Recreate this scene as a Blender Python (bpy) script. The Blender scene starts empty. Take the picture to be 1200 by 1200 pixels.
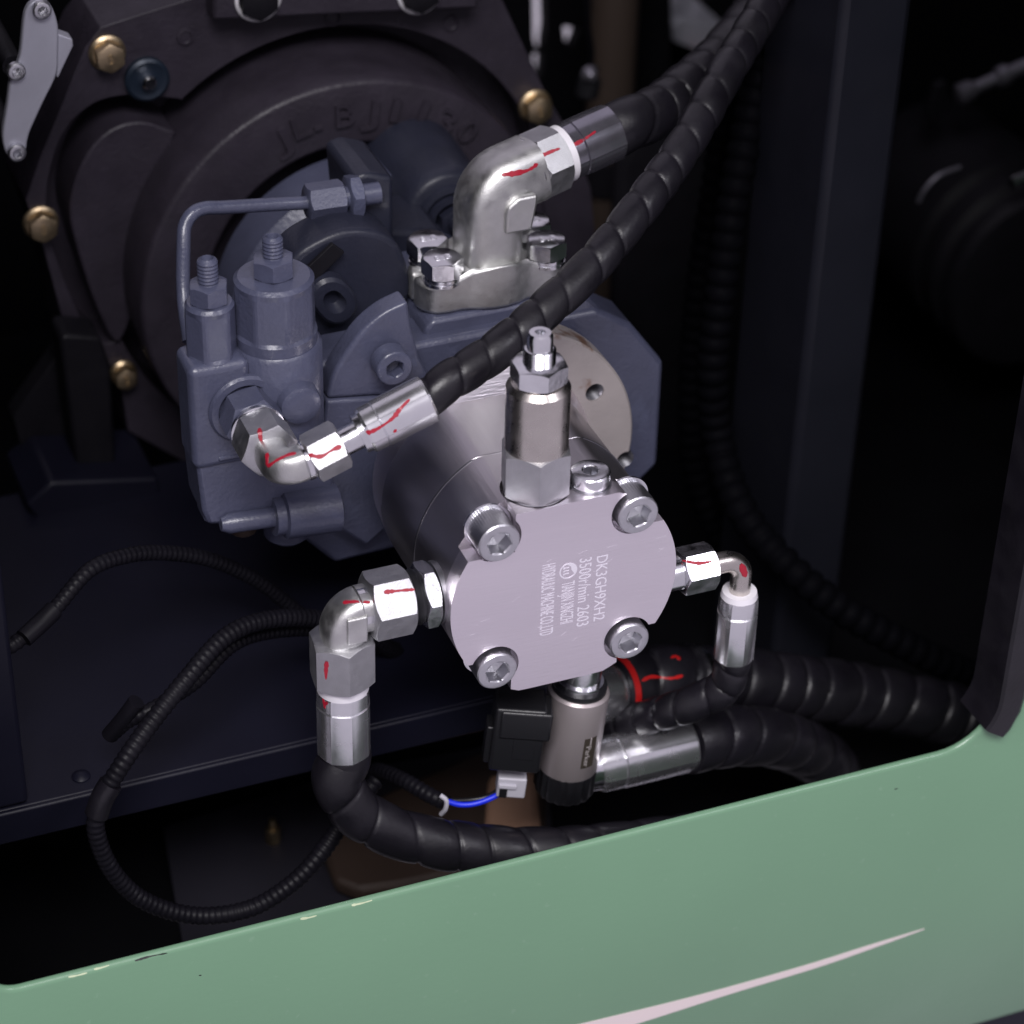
import bpy, bmesh, math, random
from math import sin, cos, pi, radians, sqrt
from mathutils import Vector as V, Matrix
from mathutils.bvhtree import BVHTree
random.seed(4)
sc = bpy.context.scene
COL = sc.collection
# ---------------------------------------------------------------- camera (mm, solved from the vanishing points of the photograph)
FPX, TH, PH, CX, CY = 2920.0, radians(20), radians(35), 480.0, 600.0
CF = V((sin(TH)*cos(PH), cos(TH)*cos(PH), -sin(PH)))
CR = V((cos(TH), -sin(TH), 0))
CU = V((sin(TH)*sin(PH), cos(TH)*sin(PH), cos(PH)))
CAM = -1043.0*(CF + CR*((661-CX)/FPX) + CU*((CY-690)/FPX))
cd = bpy.data.cameras.new('camera'); co = bpy.data.objects.new('camera', cd); COL.objects.link(co)
co.matrix_world = Matrix(((CR.x, CU.x, -CF.x, CAM.x/1000), (CR.y, CU.y, -CF.y, CAM.y/1000), (CR.z, CU.z, -CF.z, CAM.z/1000), (0, 0, 0, 1)))
cd.sensor_width = 36; cd.lens = 36*FPX/1200; cd.shift_x = (600-CX)/1200
cd.clip_start = .05; cd.clip_end = 60
cd.dof.use_dof = True; cd.dof.focus_distance = 1.055; cd.dof.aperture_fstop = 7.0
sc.camera = co
# ---------------------------------------------------------------- light: an exhibition hall, pale all round, lamps overhead
wd = bpy.data.worlds.new('World'); sc.world = wd; wd.use_nodes = True
bg = wd.node_tree.nodes['Background']; bg.inputs[0].default_value = (.91, .835, 1.0, 1); bg.inputs[1].default_value = .52
def area(name, loc, target, sx, sy, power, col):
    l = bpy.data.lights.new(name, 'AREA'); l.shape = 'RECTANGLE'; l.size = sx; l.size_y = sy; l.energy = power; l.color = col
    o = bpy.data.objects.new(name, l); COL.objects.link(o); o.location = loc
    o.rotation_euler = (V(target)-V(loc)).to_track_quat('-Z', 'Y').to_euler(); return o
area('ceiling_lamp', (-.7, -1.7, 2.4), (0, 0, 0), 1.5, .9, 80, (1, .97, .99))
area('ceiling_lamp', (1.5, -1.9, 2.2), (0, 0, 0), .9, .6, 16, (.93, .92, 1))
sc.view_settings.view_transform = 'Standard'; sc.view_settings.look = 'None'
sc.view_settings.exposure = 0; sc.view_settings.gamma = 1; sc.view_settings.use_curve_mapping = False
sc.render.engine = 'CYCLES'
# ---------------------------------------------------------------- pixel -> place helpers (positions solved at a known depth, in mm)
def ray(px, py): return CF + CR*((px-CX)/FPX) + CU*((CY-py)/FPX)
def W(px, py, Y):
    d = ray(px, py); return CAM + d*((Y-CAM.y)/d.y)
def Wz(px, py, Z):
    d = ray(px, py); return CAM + d*((Z-CAM.z)/d.z)
# ---------------------------------------------------------------- materials
MT = {}
def mk(name, base, metal=0., rough=.4, bump=0., bscale=400., rvar=.0, cvar=.0, vscale=60., coat=0., base2=None, spot=.6, spotscale=40., stretch=(1, 1, 1), ior=1.5, spec=.5):
    m = bpy.data.materials.new(name); m.use_nodes = True; nt = m.node_tree; N = nt.nodes; L = nt.links
    b = N['Principled BSDF']; b.inputs['Base Color'].default_value = (*base, 1); b.inputs['Metallic'].default_value = metal
    b.inputs['Roughness'].default_value = rough; b.inputs['Coat Weight'].default_value = coat; b.inputs['Coat Roughness'].default_value = .15
    b.inputs['Specular IOR Level'].default_value = spec
    tc = N.new('ShaderNodeTexCoord'); mp = N.new('ShaderNodeMapping'); mp.inputs['Scale'].default_value = stretch; L.new(tc.outputs['Object'], mp.inputs[0])
    def noise(s, d=4.):
        n = N.new('ShaderNodeTexNoise'); n.inputs['Scale'].default_value = s; n.inputs['Detail'].default_value = d; L.new(mp.outputs[0], n.inputs['Vector']); return n
    if bump:
        n = noise(bscale); bp = N.new('ShaderNodeBump'); bp.inputs['Strength'].default_value = bump; bp.inputs['Distance'].default_value = .0006
        L.new(n.outputs['Fac'], bp.inputs['Height']); L.new(bp.outputs[0], b.inputs['Normal'])
    if rvar:
        n = noise(vscale*1.7); r = N.new('ShaderNodeMapRange'); r.inputs[1].default_value = .3; r.inputs[2].default_value = .7
        r.inputs[3].default_value = max(.03, rough-rvar); r.inputs[4].default_value = rough+rvar
        L.new(n.outputs['Fac'], r.inputs[0]); L.new(r.outputs[0], b.inputs['Roughness'])
    last = None
    if cvar:
        n = noise(vscale); r = N.new('ShaderNodeMapRange'); r.inputs[1].default_value = .25; r.inputs[2].default_value = .75
        r.inputs[3].default_value = 1-cvar; r.inputs[4].default_value = 1+cvar; L.new(n.outputs['Fac'], r.inputs[0])
        mx = N.new('ShaderNodeMix'); mx.data_type = 'RGBA'; mx.blend_type = 'MULTIPLY'; mx.inputs[0].default_value = 1
        mx.inputs[6].default_value = (*base, 1); L.new(r.outputs[0], mx.inputs[7]); last = mx.outputs[2]
    if base2:
        n = noise(spotscale, 8); r = N.new('ShaderNodeMapRange'); r.inputs[1].default_value = spot; r.inputs[2].default_value = spot+.06
        L.new(n.outputs['Fac'], r.inputs[0]); mx = N.new('ShaderNodeMix'); mx.data_type = 'RGBA'; L.new(r.outputs[0], mx.inputs[0])
        mx.inputs[6].default_value = (*base, 1); mx.inputs[7].default_value = (*base2, 1)
        if last: L.new(last, mx.inputs[6])
        last = mx.outputs[2]
    if last: L.new(last, b.inputs['Base Color'])
    MT[name] = m; return m
mk('alu_face', (.89, .832, .885), 1, .37, .22, 1100, .07, .05, 30, stretch=(.10, 1, 1))
mk('alu_body', (.56, .53, .56), 1, .33, .10, 500, .06, .08, 40, stretch=(1, .12, 1))  # sides of the same metal, coloured darker for the dark bay they reflect
mk('zinc', (.80, .80, .83), 1, .20, .10, 500, .07, .10, 90)
mk('zinc_ferrule', (.82, .82, .85), .95, .25, .06, 250, .04, .06, 60, stretch=(1, 1, 1))
mk('smoked_zinc', (.30, .29, .34), .85, .22, .05, 300, .06, .1, 80)
mk('pipe_brown', (.045, .032, .026), 0, .5)
mk('dull_steel', (.22, .21, .25), .8, .4, .1, 400)
mk('tan_card', (.26, .15, .10), 0, .7)
mk('zinc_cast', (.62, .62, .61), 1, .44, .20, 1600, .08, .12, 120)
mk('zinc_grain', (.55, .55, .57), 1, .43, .22, 1800, .06, .10, 120)
mk('steel_warm', (.62, .58, .54), 1, .28, .06, 600, .06, .10, 90)
mk('bolt_steel', (.60, .60, .63), 1, .34, .20, 1500, .06, .10, 200)
mk('coil_paint', (.46, .41, .41), .55, .38, .05, 1500, .03, .03, 60)
mk('blue_paint', (.066, .071, .116), 0, .36, .45, 550, .07, .12, 60, coat=.25, base2=(.078, .085, .138), spot=.62)
mk('blue_shaded', (.017, .0185, .032), 0, .45, .35, 500, .07, .15, 50, coat=.1, spec=.3)  # the blue paint again, shade of the deep bay put into its colour
mk('bell_iron', (.026, .0215, .031), 0, .45, .6, 420, .08, .2, 60, spec=.35)
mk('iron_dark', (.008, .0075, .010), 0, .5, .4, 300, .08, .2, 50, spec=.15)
mk('rubber', (.0085, .0075, .011), 0, .40, .18, 500, .12, .35, 45, spec=.40)
mk('loom', (.0065, .006, .009), 0, .45, .05, 700, .05, .2, 60, spec=.15)
mk('hose_dull', (.0025, .0025, .0036), 0, .6, .05, 700, .05, .2, 60, spec=.02)
mk('pillar_paint', (.0105, .011, .0165), 0, .42, .10, 600, .06, .15, 20, spec=.22)
mk('frame_navy', (.0068, .0068, .0145), 0, .42, .10, 600, .06, .15, 20, spec=.22)
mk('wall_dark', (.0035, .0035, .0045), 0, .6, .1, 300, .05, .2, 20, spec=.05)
mk('green_paint', (.152, .288, .176), 0, .36, .14, 260, .10, .06, 6, coat=.15, base2=(.172, .305, .195), spot=.655, spotscale=210)
mk('stripe_white', (.72, .63, .62), 0, .45)
mk('edge_glint', (.50, .58, .38), 0, .5)
mk('red_mark', (.36, .010, .028), 0, .38)
mk('red_paint', (.50, .012, .012), 0, .35)
mk('white_plastic', (.78, .76, .80), 0, .35)
mk('grey_plastic', (.48, .47, .52), 0, .4)
mk('black_plastic', (.010, .010, .012), 0, .33, .1, 1500)
mk('blue_wire', (.01, .03, .75), 0, .35)
mk('yellow_zinc', (.50, .39, .25), 1, .42, .15, 600, .06, .15, 150)
mk('flange_grey', (.36, .325, .315), .25, .5, .2, 700, .06, .08, 70, base2=(.17, .095, .06), spot=.60, spotscale=42)
mk('bracket_grey', (.36, .36, .42), .35, .42, .1, 500, .05, .1, 40)
mk('engrave', (.93, .90, .97), .55, .55)
mk('label_dark', (.045, .037, .028), 0, .4)
mk('label_text', (.50, .46, .45), .3, .4)
mk('socket_dark', (.25, .25, .27), 1, .4)
mk('brown_card', (.035, .020, .014), 0, .7, .1, 200, .05, .15, 15)
mk('floor_grey', (.018, .017, .024), 0, .5, .1, 200, .05, .2, 12, spec=.2)
mk('washer_blue', (.012, .02, .035), .3, .4)
# ---------------------------------------------------------------- geometry builder (world mm)
def frame(axis, ref=None):
    w = V(axis).normalized(); r = V(ref) if ref is not None else (V((0, 0, 1)) if abs(w.z) < .9 else V((1, 0, 0)))
    u = (r - w*r.dot(w)).normalized(); return u, w.cross(u), w
def catmull(P, step=2.):
    P = [V(p) for p in P]; Q = [2*P[0]-P[1]]+P+[2*P[-1]-P[-2]]; out = []
    for i in range(1, len(Q)-2):
        a, b, c, d = Q[i-1], Q[i], Q[i+1], Q[i+2]; n = max(2, int((c-b).length/step))
        for k in range(n):
            t = k/n; out.append(.5*(2*b+(c-a)*t+(2*a-5*b+4*c-d)*t*t+(3*b-a-3*c+d)*t**3))
    out.append(P[-1]); return out
class G:
    def __init__(s): s.v = []; s.f = []
    def loops(s, LS, cap0=True, cap1=True, closed=True):
        n = len(LS[0]); b = len(s.v)
        for l in LS: s.v += [V(p) for p in l]
        for i in range(len(LS)-1):
            for k in range(n if closed else n-1):
                k2 = (k+1) % n; s.f.append((b+i*n+k, b+i*n+k2, b+(i+1)*n+k2, b+(i+1)*n+k))
        if cap0: s.f.append(tuple(b+k for k in range(n))[::-1])
        if cap1: s.f.append(tuple(b+(len(LS)-1)*n+k for k in range(n)))
        return s
    def lathe(s, o, axis, prof, n=48, ref=None, rf=None, cap0=True, cap1=True):
        u, v, w = frame(axis, ref); o = V(o); LS = []
        for h, r in prof:
            LS.append([o+w*h+(u*cos(a)+v*sin(a))*(r*(rf(a, h) if rf else 1)) for a in [2*pi*k/n for k in range(n)]])
        return s.loops(LS, cap0, cap1)
    def hexn(s, o, axis, h0, h1, af, ref=None, ch0=True, ch1=True, n=48, sides=6, rot=0.):
        u, v, w = frame(axis, ref); o = V(o); per = 2*pi/sides; ins = af/2
        def ra(a): return ins/cos(((a-rot) % per)-per/2)
        A = [2*pi*k/n for k in range(n)]; D = lambda a: u*cos(a)+v*sin(a); rc = ins*.96; LS = []
        if ch0: LS += [[o+w*h0+D(a)*rc for a in A], [o+w*(h0+(ra(a)-rc)*.58)+D(a)*ra(a) for a in A]]
        else: LS += [[o+w*h0+D(a)*ra(a) for a in A]]
        if ch1: LS += [[o+w*(h1-(ra(a)-rc)*.58)+D(a)*ra(a) for a in A], [o+w*h1+D(a)*rc for a in A]]
        else: LS += [[o+w*h1+D(a)*ra(a) for a in A]]
        return s.loops(LS)
    def tube(s, P, r, n=24, ref=None, sup=None):
        P = [V(p) for p in P]; m = len(P); T = [(P[min(i+1, m-1)]-P[max(i-1, 0)]).normalized() for i in range(m)]
        u, v, w = frame(T[0], ref); LS = []; d = 0.
        for i in range(m):
            u = (u-T[i]*u.dot(T[i])).normalized(); vv = T[i].cross(u)
            if i: d += (P[i]-P[i-1]).length
            row = []
            for k in range(n):
                a = 2*pi*k/n; rr = r(d, a) if callable(r) else r
                if sup: rr *= (abs(cos(a))**sup+abs(sin(a))**sup)**(-1/sup)
                row.append(P[i]+(u*cos(a)+vv*sin(a))*rr)
            LS.append(row)
        return s.loops(LS)
    def prism(s, poly, o, ux, uy, d):
        o, ux, uy, d = V(o), V(ux), V(uy), V(d)
        return s.loops([[o+ux*x+uy*y for x, y in poly], [o+ux*x+uy*y+d for x, y in poly]])
    def px(s, pts, Y, depth):               # outline at the plane Y, thickened away from the viewer
        a = [W(x, y, Y) for x, y in pts]; return s.loops([a, [p+V((0, depth, 0)) for p in a]])
    def box(s, x0, x1, y0, y1, z0, z1):
        return s.loops([[V((x0, y0, z0)), V((x1, y0, z0)), V((x1, y0, z1)), V((x0, y0, z1))], [V((x0, y1, z0)), V((x1, y1, z0)), V((x1, y1, z1)), V((x0, y1, z1))]])
    def bvh(s): return BVHTree.FromPolygons(s.v, s.f)
def thing(name, label, cat, loc, group=None):
    o = bpy.data.objects.new(name, None); COL.objects.link(o); o.empty_display_size = .01
    o.location = V(loc)/1000; o['label'] = label; o['category'] = cat
    if group: o['group'] = group
    o['o'] = 0; del o['o']; ORG[o.name] = V(loc); return o
ORG = {}
def mesh_obj(name, verts, faces, mat, org, bevel=0., seg=2, ang=32, norm=True):
    me = bpy.data.meshes.new(name); me.from_pydata([(p-org)/1000 for p in verts], [], faces)
    if norm:
        bm = bmesh.new(); bm.from_mesh(me); bmesh.ops.recalc_face_normals(bm, faces=bm.faces); bm.to_mesh(me); bm.free()
    me.materials.append(MT[mat]); me.shade_smooth(); me.set_sharp_from_angle(angle=radians(ang))
    o = bpy.data.objects.new(name, me); COL.objects.link(o)
    if bevel:
        b = o.modifiers.new('Bevel', 'BEVEL'); b.width = bevel/1000; b.segments = seg; b.limit_method = 'ANGLE'; b.angle_limit = radians(32); b.harden_normals = False; wn = o.modifiers.new('WeightedNormal', 'WEIGHTED_NORMAL'); wn.keep_sharp = True; wn.weight = 100
    return o
def part(name, g, mat, par, bevel=0., label=None, seg=2, ang=32):
    root = par; off = V((0, 0, 0))
    while root.parent: root = root.parent
    org = ORG[root.name]
    o = mesh_obj(name, g.v, g.f, mat, org, bevel, seg, ang); o.parent = par
    if label: o['label'] = label
    return o
def single(name, g, mat, label, cat, bevel=0., group=None, kind=None, ang=32):
    n = len(g.v); c = sum(g.v, V((0, 0, 0)))/n; c.z = min(p.z for p in g.v)
    o = mesh_obj(name, g.v, g.f, mat, c, bevel, 2, ang); o.location = c/1000; ORG[o.name] = c
    if kind: o['kind'] = kind
    if label: o['label'] = label
    if cat: o['category'] = cat
    if group: o['group'] = group
    return o
def cut(obj, cutters):                      # drill real holes and keep only the result
    tmp = []
    for g in cutters:
        me = bpy.data.meshes.new('c'); me.from_pydata([p/1000 for p in g.v], [], g.f)
        bm = bmesh.new(); bm.from_mesh(me); bmesh.ops.recalc_face_normals(bm, faces=bm.faces); bm.to_mesh(me); bm.free()
        c = bpy.data.objects.new('c', me); COL.objects.link(c); tmp.append(c)
        m = obj.modifiers.new('B', 'BOOLEAN'); m.object = c; m.operation = 'DIFFERENCE'; m.solver = 'EXACT'
    bev = [m for m in obj.modifiers if m.type in ('BEVEL', 'WEIGHTED_NORMAL')]
    for b in bev: b.show_viewport = False
    bpy.context.view_layer.update(); dg = bpy.context.evaluated_depsgraph_get()
    me = bpy.data.meshes.new_from_object(obj.evaluated_get(dg)); old = obj.data; obj.data = me; me.name = obj.name
    for m in list(obj.modifiers):
        if m.type == 'BOOLEAN': obj.modifiers.remove(m)
    for b in bev: b.show_viewport = True
    me.shade_smooth(); me.set_sharp_from_angle(angle=radians(32))
    for c in tmp: bpy.data.objects.remove(c)
def stroke(pts, targets, par, w=1.3, mat='red_mark', name='paint_mark', off=.22):
    bv = [t.bvh() for t in targets]; P = catmull([V((x, y, 0)) for x, y in pts], 2.5); H = []
    for p in P:
        d = ray(p.x, p.y).normalized(); best = None
        for b in bv:
            h = b.ray_cast(CAM, d)
            if h[0] is not None and (best is None or h[3] < best[3]): best = h
        if best: n = best[1]; n = -n if n.dot(d) > 0 else n; H.append((best[0], n))
    if len(H) < 2: print('stroke miss', name, pts[0]); return
    g = G(); rows = []
    for i, (p, n) in enumerate(H):
        t = (H[min(i+1, len(H)-1)][0]-H[max(i-1, 0)][0]).normalized(); c = n.cross(t).normalized()
        e = min(i, len(H)-1-i); ww = w*(.55 if e == 0 else 1)*random.uniform(.7, 1.2)*(1.05+.3*sin(i*.45+w*9))/2
        rows.append([p+c*ww-n*.05, p+c*ww*.8+n*off, p-c*ww*.8+n*off, p-c*ww-n*.05])
    g.loops(rows, False, False, closed=False); return part(name, g, mat, par)
def text_mesh(s, extrude=.05):
    c = bpy.data.curves.new('t', 'FONT'); c.body = s; c.size = 1; c.extrude = extrude; c.resolution_u = 3
    o = bpy.data.objects.new('t', c); COL.objects.link(o); bpy.context.view_layer.update()
    me = bpy.data.meshes.new_from_object(o.evaluated_get(bpy.context.evaluated_depsgraph_get()))
    vs = [v.co.copy() for v in me.vertices]; fs = [tuple(p.vertices) for p in me.polygons]
    bpy.data.objects.remove(o); bpy.data.curves.remove(c); bpy.data.meshes.remove(me); return vs, fs
def text_on(s, o, ux, uy, length, height, rise, mat, par, name, fold=None):
    vs, fs = text_mesh(s); x0 = min(v.x for v in vs); x1 = max(v.x for v in vs); hy = .70
    ux, uy = V(ux).normalized(), V(uy).normalized(); w = ux.cross(uy); g = G()
    for v in vs:
        p = V(o)+ux*((v.x-x0)/(x1-x0)*length)+uy*(v.y/hy*height)+w*((v.z/.05+1)*.5*rise-.05)
        g.v.append(fold(p) if fold else p)
    g.f = fs; return part(name, g, mat, par)
X, Y, Z = V((1, 0, 0)), V((0, 1, 0)), V((0, 0, 1))
def arc2(cx, cz, r, a0, a1, n): return [(cx+r*cos(radians(a0+(a1-a0)*i/n)), cz+r*sin(radians(a0+(a1-a0)*i/n))) for i in range(n+1)]
# common pieces
def spiral(R, pitch, hand=1, deep=.10):
    k1, k2 = random.uniform(0, 6), random.uniform(0, 6)
    def f(d, a):
        q = d/pitch+hand*a/(2*pi)+.16*sin(d/pitch*.9+k1)+.10*sin(d/pitch*2.3+k2); ph = q % 1.
        b = 1-.085*abs(2*ph-1)**2.6
        e = min(ph, 1-ph)
        if e < .06: b -= deep*.65*(1-e/.06)
        return R*b*(1+.012*sin(q*1.7+k2))
    return f
def rings(R, pitch, deep=.14): return lambda d, a: R*(1-deep*(.5+.5*cos(2*pi*d/pitch))**2)
def ferrule_rf(a, h): 
    per = pi/4; x = (a % per)-per/2; return .35*min(1., .945/cos(x))+.64 + (.016 if abs(abs(x)-per/2) < .05 else 0)
def ferrule(par, o, ax, L, R, name='ferrule', mat='zinc_ferrule'):
    g = G(); g.lathe(o, ax, [(0, R*.72), (0, R*.90), (L*.04, R*.97), (L*.22, R*.98), (L*.235, R*.93), (L*.25, R), (L*.97, R), (L, R*.95), (L, R*.6)], 96, rf=ferrule_rf)
    return part(name, g, mat, par, .0, ang=25), g
def socket_bolt(par, o, ax, R, H, af, name='socket_bolt', mat='bolt_steel', ref=None, knurl=.012):
    n = 96; u, v, w = frame(ax, ref); o = V(o); A = [2*pi*k/n for k in range(n)]; D = lambda a: u*cos(a)+v*sin(a)
    hr = lambda a: af/2/cos((a % (pi/3))-pi/6)
    kn = lambda k: R*(1+(knurl if k % 2 else -knurl))
    LS = [[o+D(a)*kn(k) for k, a in enumerate(A)], [o+w*(H*.78)+D(a)*kn(k) for k, a in enumerate(A)], [o+w*(H*.80)+D(a)*R for a in A], [o+w*(H-.8)+D(a)*R for a in A], [o+w*(H-.2)+D(a)*(R-.5) for a in A], [o+w*H+D(a)*(R-1.1) for a in A],
          [o+w*H+D(a)*(max(hr(a), af*.56)+.25) for a in A], [o+w*(H-.5)+D(a)*hr(a) for a in A], [o+w*(H-R*.75)+D(a)*hr(a)*.99 for a in A], [o+w*(H-R*.95)+D(a)*.4 for a in A]]
    g = G(); g.loops(LS); return part(name, g, mat, par, ang=28)
def thread_prof(h0, h1, r, pitch=1.5):
    pr = []; h = h0
    while h < h1: pr += [(h, r), (h+pitch*.5, r*.90)]; h += pitch
    return pr
# ================================================================ the setting: bay floor and back wall, unseen roof and sides added to block light
def struct(name, g, mat, bevel=0.): return single(name, g, mat, None, None, bevel, kind='structure')
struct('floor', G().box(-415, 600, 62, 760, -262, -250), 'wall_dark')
struct('shade_wall_left', G().box(-425, -416, -32, 760, -249, 930), 'wall_dark')  # unseen side, added to keep outside light off the bay
struct('shade_wall_right', G().box(601, 610, -32, 760, -249, 930), 'wall_dark')  # unseen side, added to keep outside light off the bay
struct('shade_roof', G().box(-415, 600, -32, 330, 918, 930), 'wall_dark')  # unseen roof added to shade the bay, stops short to let light in behind
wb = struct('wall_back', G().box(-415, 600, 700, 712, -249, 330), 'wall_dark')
def gap(pts): return G().px([(x, y) for x, y in pts], 690, 40)
cut(wb, [gap([(631, -30), (645, -30), (647, 40), (644, 60), (644, 68), (636, 68), (632, 50)]), gap([(631, 70), (644, 70), (640, 105), (635, 105)]), gap([(667, 38), (687, 40), (676, 66), (670, 60)]),
         gap([(789, -30), (815, -30), (815, 18), (806, 21), (789, 19)]), gap([(826, -30), (846, -30), (845, 3), (828, 5)])])
PY = -38.
PZB = W(1180, 1192, PY).z
PZ, PXR, PXL = W(640, 1002, PY).z, W(1196, 640, PY).x+3, W(-18, 1130, PY).x
# green canopy panel with its door opening
t = thing('canopy_panel', 'sage green sheet metal canopy panel framing the engine bay opening', 'panel', (-40, PY, -262))
def rounded(x0, x1, z0, z1, rs, n=10):          # rs: bl, br, tr, tl
    P = []
    for (cx, cz, r, a) in ((x0+rs[0], z0+rs[0], rs[0], 180), (x1-rs[1], z0+rs[1], rs[1], 270), (x1-rs[2], z1-rs[2], rs[2], 0), (x0+rs[3], z1-rs[3], rs[3], 90)): P += arc2(cx, cz, r, a, a+90, n)
    return P
def open_loop(d, y): return [V((x, y, z)) for x, z in rounded(PXL-d, PXR+d, PZ-d, 880+d, (13+d, 27+d, 20+d, 20+d))]
def out_loop(y, e=0): return [V((x, y, z)) for x, z in rounded(-430+e, 640-e, PZB+e, 936-e, (4, 4, 4, 4))]
g = G(); g.loops([out_loop(PY+3.6), out_loop(PY+1.4), out_loop(PY, 2), open_loop(2.2, PY), open_loop(1.2, PY+.4), open_loop(.4, PY+1.1), open_loop(0, PY+2), open_loop(0, PY+2.8), open_loop(.5, PY+3.4), open_loop(1.2, PY+3.6)], False, False)
n0 = len(g.v)//10; g.f += [(9*n0+k, 9*n0+(k+1) % n0, (k+1) % n0, k) for k in range(n0)]
part('sheet', g, 'green_paint', t, ang=40); panel_g = g
s0, s1, s2 = W(660, 1207, PY), W(1083, 1088, PY), W(900, 1138, PY)
g = G(); ax = [W(x, y, PY) for x, y in ((560, 1228), (700, 1195), (820, 1165.5), (940, 1132), (1020, 1107), (1083, 1088))]
bx = [W(x, y, PY) for x, y in ((560, 1252), (724, 1206), (850, 1166), (960, 1132.5), (1030, 1108), (1083, 1088.6))]
g.loops([[a+V((0, -.05, 0)) for a in catmull(ax, 4)], [a+V((0, -.4, 0)) for a in catmull(ax, 4)]], False, False, closed=False)
A_, B_ = catmull(ax, 1e6), catmull(bx, 1e6)
def resample(P, n):
    P = catmull(P, 3); Ls = [0]
    for i in range(1, len(P)): Ls.append(Ls[-1]+(P[i]-P[i-1]).length)
    out = []
    for k in range(n+1):
        q = Ls[-1]*k/n; i = max(j for j in range(len(Ls)) if Ls[j] <= q+1e-9); i = min(i, len(P)-2); out.append(P[i].lerp(P[i+1], (q-Ls[i])/max(1e-6, Ls[i+1]-Ls[i])))
    return out
A_, B_ = resample(ax, 60), resample(bx, 60); g = G()
g.loops([[a+V((0, -.02, 0)) for a in A_], [a+V((0, -.35, 0)) for a in A_], [b+V((0, -.35, 0)) for b in B_], [b+V((0, -.02, 0)) for b in B_]], False, False, closed=False)
part('white_stripe', g, 'stripe_white', t)
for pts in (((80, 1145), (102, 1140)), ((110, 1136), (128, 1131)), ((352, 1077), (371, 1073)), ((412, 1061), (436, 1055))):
    stroke([pts[0], ((pts[0][0]+pts[1][0])/2, (pts[0][1]+pts[1][1])/2+.5), pts[1]], [panel_g], t, .9, 'edge_glint', 'edge_glint', .1)  # pale strokes painting highlights on the bumps of the sheet edge
for pts in (((158, 1126), (175, 1121), (196, 1117)), ((1048, 925), (1052, 924)), ((233, 1143), (236, 1143))):
    stroke(pts, [panel_g], t, .7, 'black_plastic', 'scuff_mark', .06)
# rubber edging pushed over the right edge of the opening
g = G(); P = [V((x, PY+11, z)) for x, z in rounded(PXL, PXR, PZ, 880, (13, 27, 20, 20), 12)]
path = P[20:26]+[V((PXR, PY+11, z)) for z in range(int(PZ)+30, 800, 6)]
rows = []
for i, p in enumerate(path):
    tg = (path[min(i+1, len(path)-1)]-path[max(i-1, 0)]).normalized(); nn = Y.cross(tg).normalized()*-1      # outward, into the sheet
    k = 1+.05*(i % 2)
    if nn.x < 0: nn = -nn
    prof = [(-2, 8), (-2, -14), (-1, -15.5), (9, -15.5), (11*k, -14), (11*k, -11.8), (10, -11.6), (-.5, -11.4), (-.5, 8)]
    rows.append([p+nn*a+Y*b for a, b in prof])
g.loops(rows); single('edge_trim', g, 'rubber', 'black ribbed rubber edge trim on the side of the green panel opening', 'trim')
single('base_skid', G().box(-430, 640, PY+6, 60, -380, PZB-3 if PZB < -263 else -263), 'frame_navy', 'dark steel base skid under the green panel', 'skid', 2)
# pillar, post, shelf
g = G(); g.box(192, 228.5, 150, 222, -249, 917); single('pillar', g, 'pillar_paint', 'dark navy square steel pillar standing right of the pumps', 'pillar', 4)
g = G(); g.box(-292, -223, 62, 120, -103, 917); single('corner_post', g, 'frame_navy', 'dark steel corner post standing on the shelf beam at the opening side', 'post', 2)
t = thing('shelf_beam', 'dark navy steel shelf with folded lip under the valve block', 'shelf', (-200, 70, -126))
part('shelf_plate', G().box(-414, 40, 62, 300, -113, -104), 'frame_navy', t, 1.0)
part('lip', G().box(-414, 40, 60, 66, -122, -104.5), 'frame_navy', t, 1.0)
p = W(103, 910, 100); p = Wz(95, 910, -104); part('dimple', G().lathe(p-Z*2, Z, [(0, 4.5), (2.6, 4.2), (4, 2.5), (4.4, .6)], 24), 'frame_navy', t)
def Zpoly(pts, z, h): 
    a = [Wz(x, y, z) for x, y in pts]; return G().loops([a, [q-Z*h for q in a]])
single('under_tray', Zpoly([(190, 968), (215, 1112), (560, 1028), (650, 1010), (640, 860), (400, 905)], -244, 5.8), 'floor_grey', 'dull grey metal tray on the bay floor under the shelf', 'tray', 1)
g = Zpoly([(380, 1000), (392, 1030), (420, 1042), (470, 1035), (640, 1000), (640, 900), (560, 880), (400, 950)], -233.8, 10); single('brown_pad', g, 'brown_card', 'brown pad lying on the tray below the coil valve', 'pad', 3)
single('tan_block', Zpoly([(572, 905), (566, 985), (622, 990), (634, 965), (628, 900)], -205, 28.6), 'tan_card', 'blurred tan block low behind the plug of the coil valve', 'block', 4)
g = G(); p = Wz(320, 979, -239.8); g.hexn(p, Z, -4, 5, 7).lathe(p, Z, [(5, 2), (11, 1.9)], 16); single('copper_bolt', g, 'yellow_zinc', 'small copper coloured bolt standing on the grey tray', 'bolt')
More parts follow.
